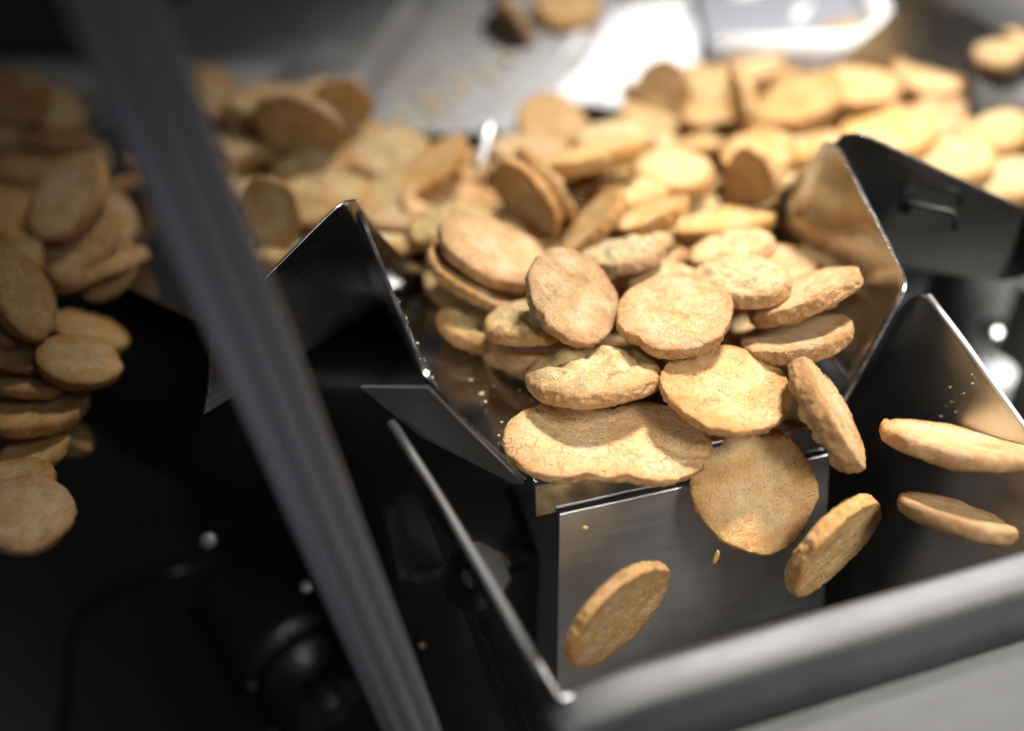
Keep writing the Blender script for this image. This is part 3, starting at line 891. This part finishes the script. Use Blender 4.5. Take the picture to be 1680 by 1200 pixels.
for i, (p, n, m, D, t, k, h, lab) in enumerate(CR):
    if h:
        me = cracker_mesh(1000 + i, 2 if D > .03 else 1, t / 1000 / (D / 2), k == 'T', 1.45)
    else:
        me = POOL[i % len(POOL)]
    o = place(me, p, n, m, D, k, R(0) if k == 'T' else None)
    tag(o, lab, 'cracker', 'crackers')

# buried ones that show through the gaps of the pile
BURIED = {
    (3, 2): 'half-hidden cracker just left of the pale bumpy cracker tucked under the tilted porous one',
    (3, 3): 'half-hidden cracker just right of the small cracker tucked behind the steeply leaning one',
    (3, 4): 'half-hidden cracker just right of the thin-looking golden cracker tilted up to the right, mid pile',
    (3, 7): 'half-hidden cracker just below the thin-looking golden cracker tilted up to the right, mid pile',
    (3, 8): 'half-hidden cracker just left of the upright brown cracker directly behind its leaning twin',
    (3, 9): 'half-hidden cracker just above the shaded cracker in the gap under the glazed one',
    (3, 11): 'half-hidden cracker just below the lower of two brown crackers lying edge-on, mid back',
    (3, 12): 'half-hidden cracker just below the pale crumbly cracker resting on the glazed one',
    (3, 14): 'half-hidden cracker just below the upright brown cracker directly behind its leaning twin',
    (3, 15): 'half-hidden cracker just below the pale lumpy cracker above the left pan wall',
    (3, 17): 'half-hidden cracker just left of the pale crumbly cracker resting on the glazed one',
    (3, 18): 'half-hidden cracker just above the pale lumpy cracker above the left pan wall',
    (3, 21): 'half-hidden cracker just below the pale bumpy cracker tucked under the tilted porous one',
    (3, 22): 'half-hidden cracker just left of the thin-looking golden cracker tilted up to the right, mid pile',
    (3, 23): 'half-hidden cracker just left of the lower of two brown crackers lying edge-on, mid back',
    (4, 0): 'half-hidden cracker just left of the big upright oval brown cracker in the left pile',
    (4, 1): 'half-hidden cracker just below the big upright oval brown cracker in the left pile',
    (4, 2): 'half-hidden cracker just below the blurred cracker just right of the bar, rear row',
    (4, 4): 'half-hidden cracker just above the brown cracker half hidden behind the black wedge tip',
    (4, 5): 'half-hidden cracker just left of the pale wrinkled cracker lying above the black wedge',
    (4, 6): 'half-hidden cracker just left of the second leaning brown cracker, below the glossy one',
    (4, 9): 'half-hidden cracker just left of the small cracker tucked behind the steeply leaning one',
    (4, 12): 'half-hidden cracker just right of the porous cracker facing left beside the grey bar',
    (4, 13): 'half-hidden cracker just below the dark cracker close behind the bar, above the glossy one',
    (4, 14): 'half-hidden cracker just below the small cracker tucked behind the steeply leaning one',
    (4, 15): 'half-hidden cracker just left of the dull pale cracker leaning on the oval brown one',
    (4, 16): 'half-hidden cracker just below the porous cracker facing left beside the grey bar',
    (4, 17): 'half-hidden cracker just below the dull pale cracker leaning on the oval brown one',
    (4, 19): 'half-hidden cracker just left of the small round cracker under the second leaning one',
    (4, 20): 'half-hidden cracker just below the brown cracker half hidden behind the black wedge tip',
    (4, 21): 'half-hidden cracker just below the pale wrinkled cracker lying above the black wedge',
    (4, 22): 'half-hidden cracker just right of the pale wrinkled cracker lying above the black wedge',
    (4, 24): 'half-hidden cracker just left of the flat golden cracker along the rear of the left pile',
    (4, 25): 'half-hidden cracker just below the dull brown cracker lying flat, far left',
    (4, 29): 'half-hidden cracker just above the porous cracker facing left beside the grey bar',
    (4, 30): 'half-hidden cracker just above the upright dark cracker standing on edge, far left',
    (4, 31): 'half-hidden cracker just above the second leaning brown cracker, below the glossy one',
    (4, 32): 'half-hidden cracker just above the pale wrinkled cracker lying above the black wedge',
    (6, 1): 'half-hidden cracker just above the brown cracker lying flat left of the tall upright one',
    (6, 6): 'half-hidden cracker just right of the brown shaded cracker left of the right pan wall',
    (6, 7): 'half-hidden cracker just left of the tall cracker standing upright on edge, back right of centre',
    (6, 8): 'half-hidden cracker just left of the brightest sunlit cracker behind the black right-hand panel',
    (6, 14): 'half-hidden cracker just left of the brown shaded cracker left of the right pan wall',
    (6, 15): 'half-hidden cracker just below the round shaded cracker standing against the bright sheet',
    (6, 16): 'half-hidden cracker just left of the brown cracker lying flat left of the tall upright one',
    (6, 17): 'half-hidden cracker just left of the round shaded cracker standing against the bright sheet',
    (6, 18): 'half-hidden cracker just left of the golden blurred cracker in front of the tall upright one',
    (6, 22): 'half-hidden cracker just right of the pale cracker in front of the bright steel sheet',
    (6, 24): 'half-hidden cracker just left of the bright flat cracker below the white tray, left one',
    (6, 27): 'half-hidden cracker just above the cracker lying behind the tip of the right pan wall',
    (6, 28): 'half-hidden cracker just below the brown edge-on cracker behind the brightest one',
    (6, 30): 'half-hidden cracker just below the brown cracker lying flat left of the tall upright one',
    (6, 32): 'half-hidden cracker just below the cracker lying behind the tip of the right pan wall',
    (6, 33): 'half-hidden cracker just right of the lower of two brown crackers lying edge-on, mid back',
}


def bury(T, n, xr, yr, z0, z1, label, group, seed, skip=()):
    rg = random.Random(seed)
    pts = []
    tries = 0
    while len(pts) < n and tries < 4000:
        tries += 1
        x, y = rg.uniform(*xr), rg.uniform(*yr)
        if all((x - a) ** 2 + (y - b) ** 2 > .0215 ** 2 for a, b in pts):
            pts.append((x, y))
    for q, (x, y) in enumerate(pts):
        nn = Vector((rg.uniform(-.4, .4), rg.uniform(-.4, .4), 1))
        zz, me, D, kd = rg.uniform(z0, z1), POOL[rg.randrange(len(POOL))], rg.uniform(.036, .042), rg.choice('bg')
        if q in skip:
            continue
        o = place(me, T(x, y, zz), nn, (1, 0, 0), D, kd, q * 1.7)
        tag(o, BURIED.get((seed, q), label), 'cracker', group)


bury(G, 30, (-.045, .066), (-.20, -.060), .002, .007, 'cracker mostly buried at the bottom of the centre pan pile', 'buried crackers in the centre pan', 3, (0, 1, 5, 6, 10, 13, 16, 19, 20, 24, 25))
bury(TL, 44, (-.085, .060), (-.20, -.050), .002, .007, 'cracker mostly buried at the bottom of the left pan pile', 'buried crackers in the left pan', 4, (3, 7, 8, 10, 11, 18, 23, 26, 27, 28, 33))
bury(TR, 34, (-.066, .066), (-.20, -.03), .002, .007, 'cracker mostly buried at the bottom of the right pan pile', 'buried crackers in the right pan', 6, (0, 2, 3, 4, 5, 9, 10, 11, 12, 13, 19, 20, 21, 23, 25, 26, 29, 31))

# ------------------------------------------------------------------ crumbs
def crumbs(name, pts, label, rmin, rmax, seed):
    rg = random.Random(seed)
    bm = bmesh.new()
    for p in pts:
        r_ = rg.uniform(rmin, rmax) * (2 if rg.random() < .08 else 1)
        q = bmesh.ops.create_icosphere(bm, subdivisions=1, radius=r_)
        for v in q['verts']:
            v.co = v.co * rg.uniform(.65, 1.2)
            v.co.z *= .7
            v.co += Vector(p)
    o = obj(name, bm, M_CRU, smooth=False)
    tag(o, label, 'crumbs', kind='stuff')


rg = random.Random(9)
pts = []
for _ in range(150):
    a, b = min(1, max(0, rg.gauss(.33, .2))), min(.8, max(0, rg.gauss(.22, .2)))
    pts.append(lerp(lerp(BL, BR_, a), lerp(TLc, TRc, a), b) + Vector((0, 0, .0016)))
crumbs('chute_crumbs', pts, 'cracker crumbs scattered on the grey chute', .0008, .0021, 1)

# on the two steel wings beside the lip
pts = []
for _ in range(70):
    a, b = rg.random(), rg.random() ** 1.5
    rim_ = lerp(Vector(G(.0965, -.030, .012)), Vector(G(.0980, .012, .015)), a)
    low_ = lerp(Vector(G(.0885, -.038, -.02)), Vector(G(.0895, .012, -.02)), a)
    pts.append(lerp(rim_, low_, b) - WX * .0012)
crumbs('wing_crumbs', pts, 'tiny crumbs clinging to the right hopper wing', .00012, .00042, 2)
pts = []
for _ in range(26):
    a, b = rg.random(), rg.uniform(.45, .9)
    top_ = lerp(Vector(G(-.0825, -.02, .037)), Vector(G(-.0875, -.07, .056)), a)
    bot_ = lerp(Vector(G(-.070, -.02, .0)), Vector(G(-.074, -.07, .0)), a)
    pts.append(lerp(bot_, top_, b) + WX * .0005)
crumbs('wall_crumbs', pts, 'tiny crumbs clinging to the left pan wall', .00012, .00040, 3)

# flakes that fall with the crackers
def flake(p, sx, sy, sz, rot, label):
    bm = bmesh.new()
    bmesh.ops.create_icosphere(bm, subdivisions=2, radius=1)
    for v in bm.verts:
        v.co *= 1 + .35 * noise.noise(v.co * 1.7 + Vector(p) * 90)
        v.co = Vector((v.co.x * sx, v.co.y * sy, v.co.z * sz))
    bmesh.ops.rotate(bm, cent=(0, 0, 0), matrix=Matrix.Rotation(rot, 3, 'Y'), verts=bm.verts)
    o = obj('cracker_flake', bm, M_BIS)
    o.location = p
    tag(o, label, 'crumb', 'falling flakes')


flake((0.0651, 0.2427, -0.0226), .0008, .0006, .0030, .12, 'brown sliver of cracker falling below the round face-on one')
flake((0.0724, 0.2466, -0.0206), .0012, .0010, .0009, .5, 'small crumb just under the edge of the falling round cracker')
flake((0.023, 0.2448, -0.0113), .0010, .0008, .0008, .2, 'tiny crumb falling below the twin cracker, left of centre')

# polished end of the divider between the pans
dv = obj('pan_divider', grid([[Vector((-0.0149, 0.4364, 0.004)) + WX * (x + .010 * t) + AX * (-.016 * t) + Vector((0, 0, .004 + .020 * t + z)) for x, z in ((-.003, 0), (-.001, .0012), (.001, .0012), (.003, 0))] for t in (0, .35, .7, 1)]), M_BRI)
dv.modifiers.new('sheet', 'SOLIDIFY').thickness = .0015
tag(dv, 'bright polished strip of steel upright between the leaning crackers', 'divider')

crumbs('glint_specks', [Vector(p) + Vector((-.001, -.002, 0)) for p in ((-.1631, .4521, -.319), (-.1423, .4375, -.3086), (-.1685, .4567, -.2897), (-.1417, .4371, -.2699), (-.1292, .4302, -.3454), (-.1272, .4292, -.3536), (-.1121, .4226, -.3383), (-.1531, .4446, -.2897), (-.1184, .4251, -.3057), (-.0316, .2625, -.0885))],
       'small specks added as faint glints on the dark machine housing, lower left', .0015, .0032, 7)  # pale specks added to give faint glints in the dark

pts = [G(rg.uniform(-.060, -.030), rg.uniform(-.075, -.004), .0012) for _ in range(55)] + [G(rg.uniform(-.05, .05), rg.uniform(-.003, .0), .0012) for _ in range(24)]
crumbs('pan_crumbs', pts, 'crumbs lying on the centre pan floor behind the lip', .0002, .0006, 11)
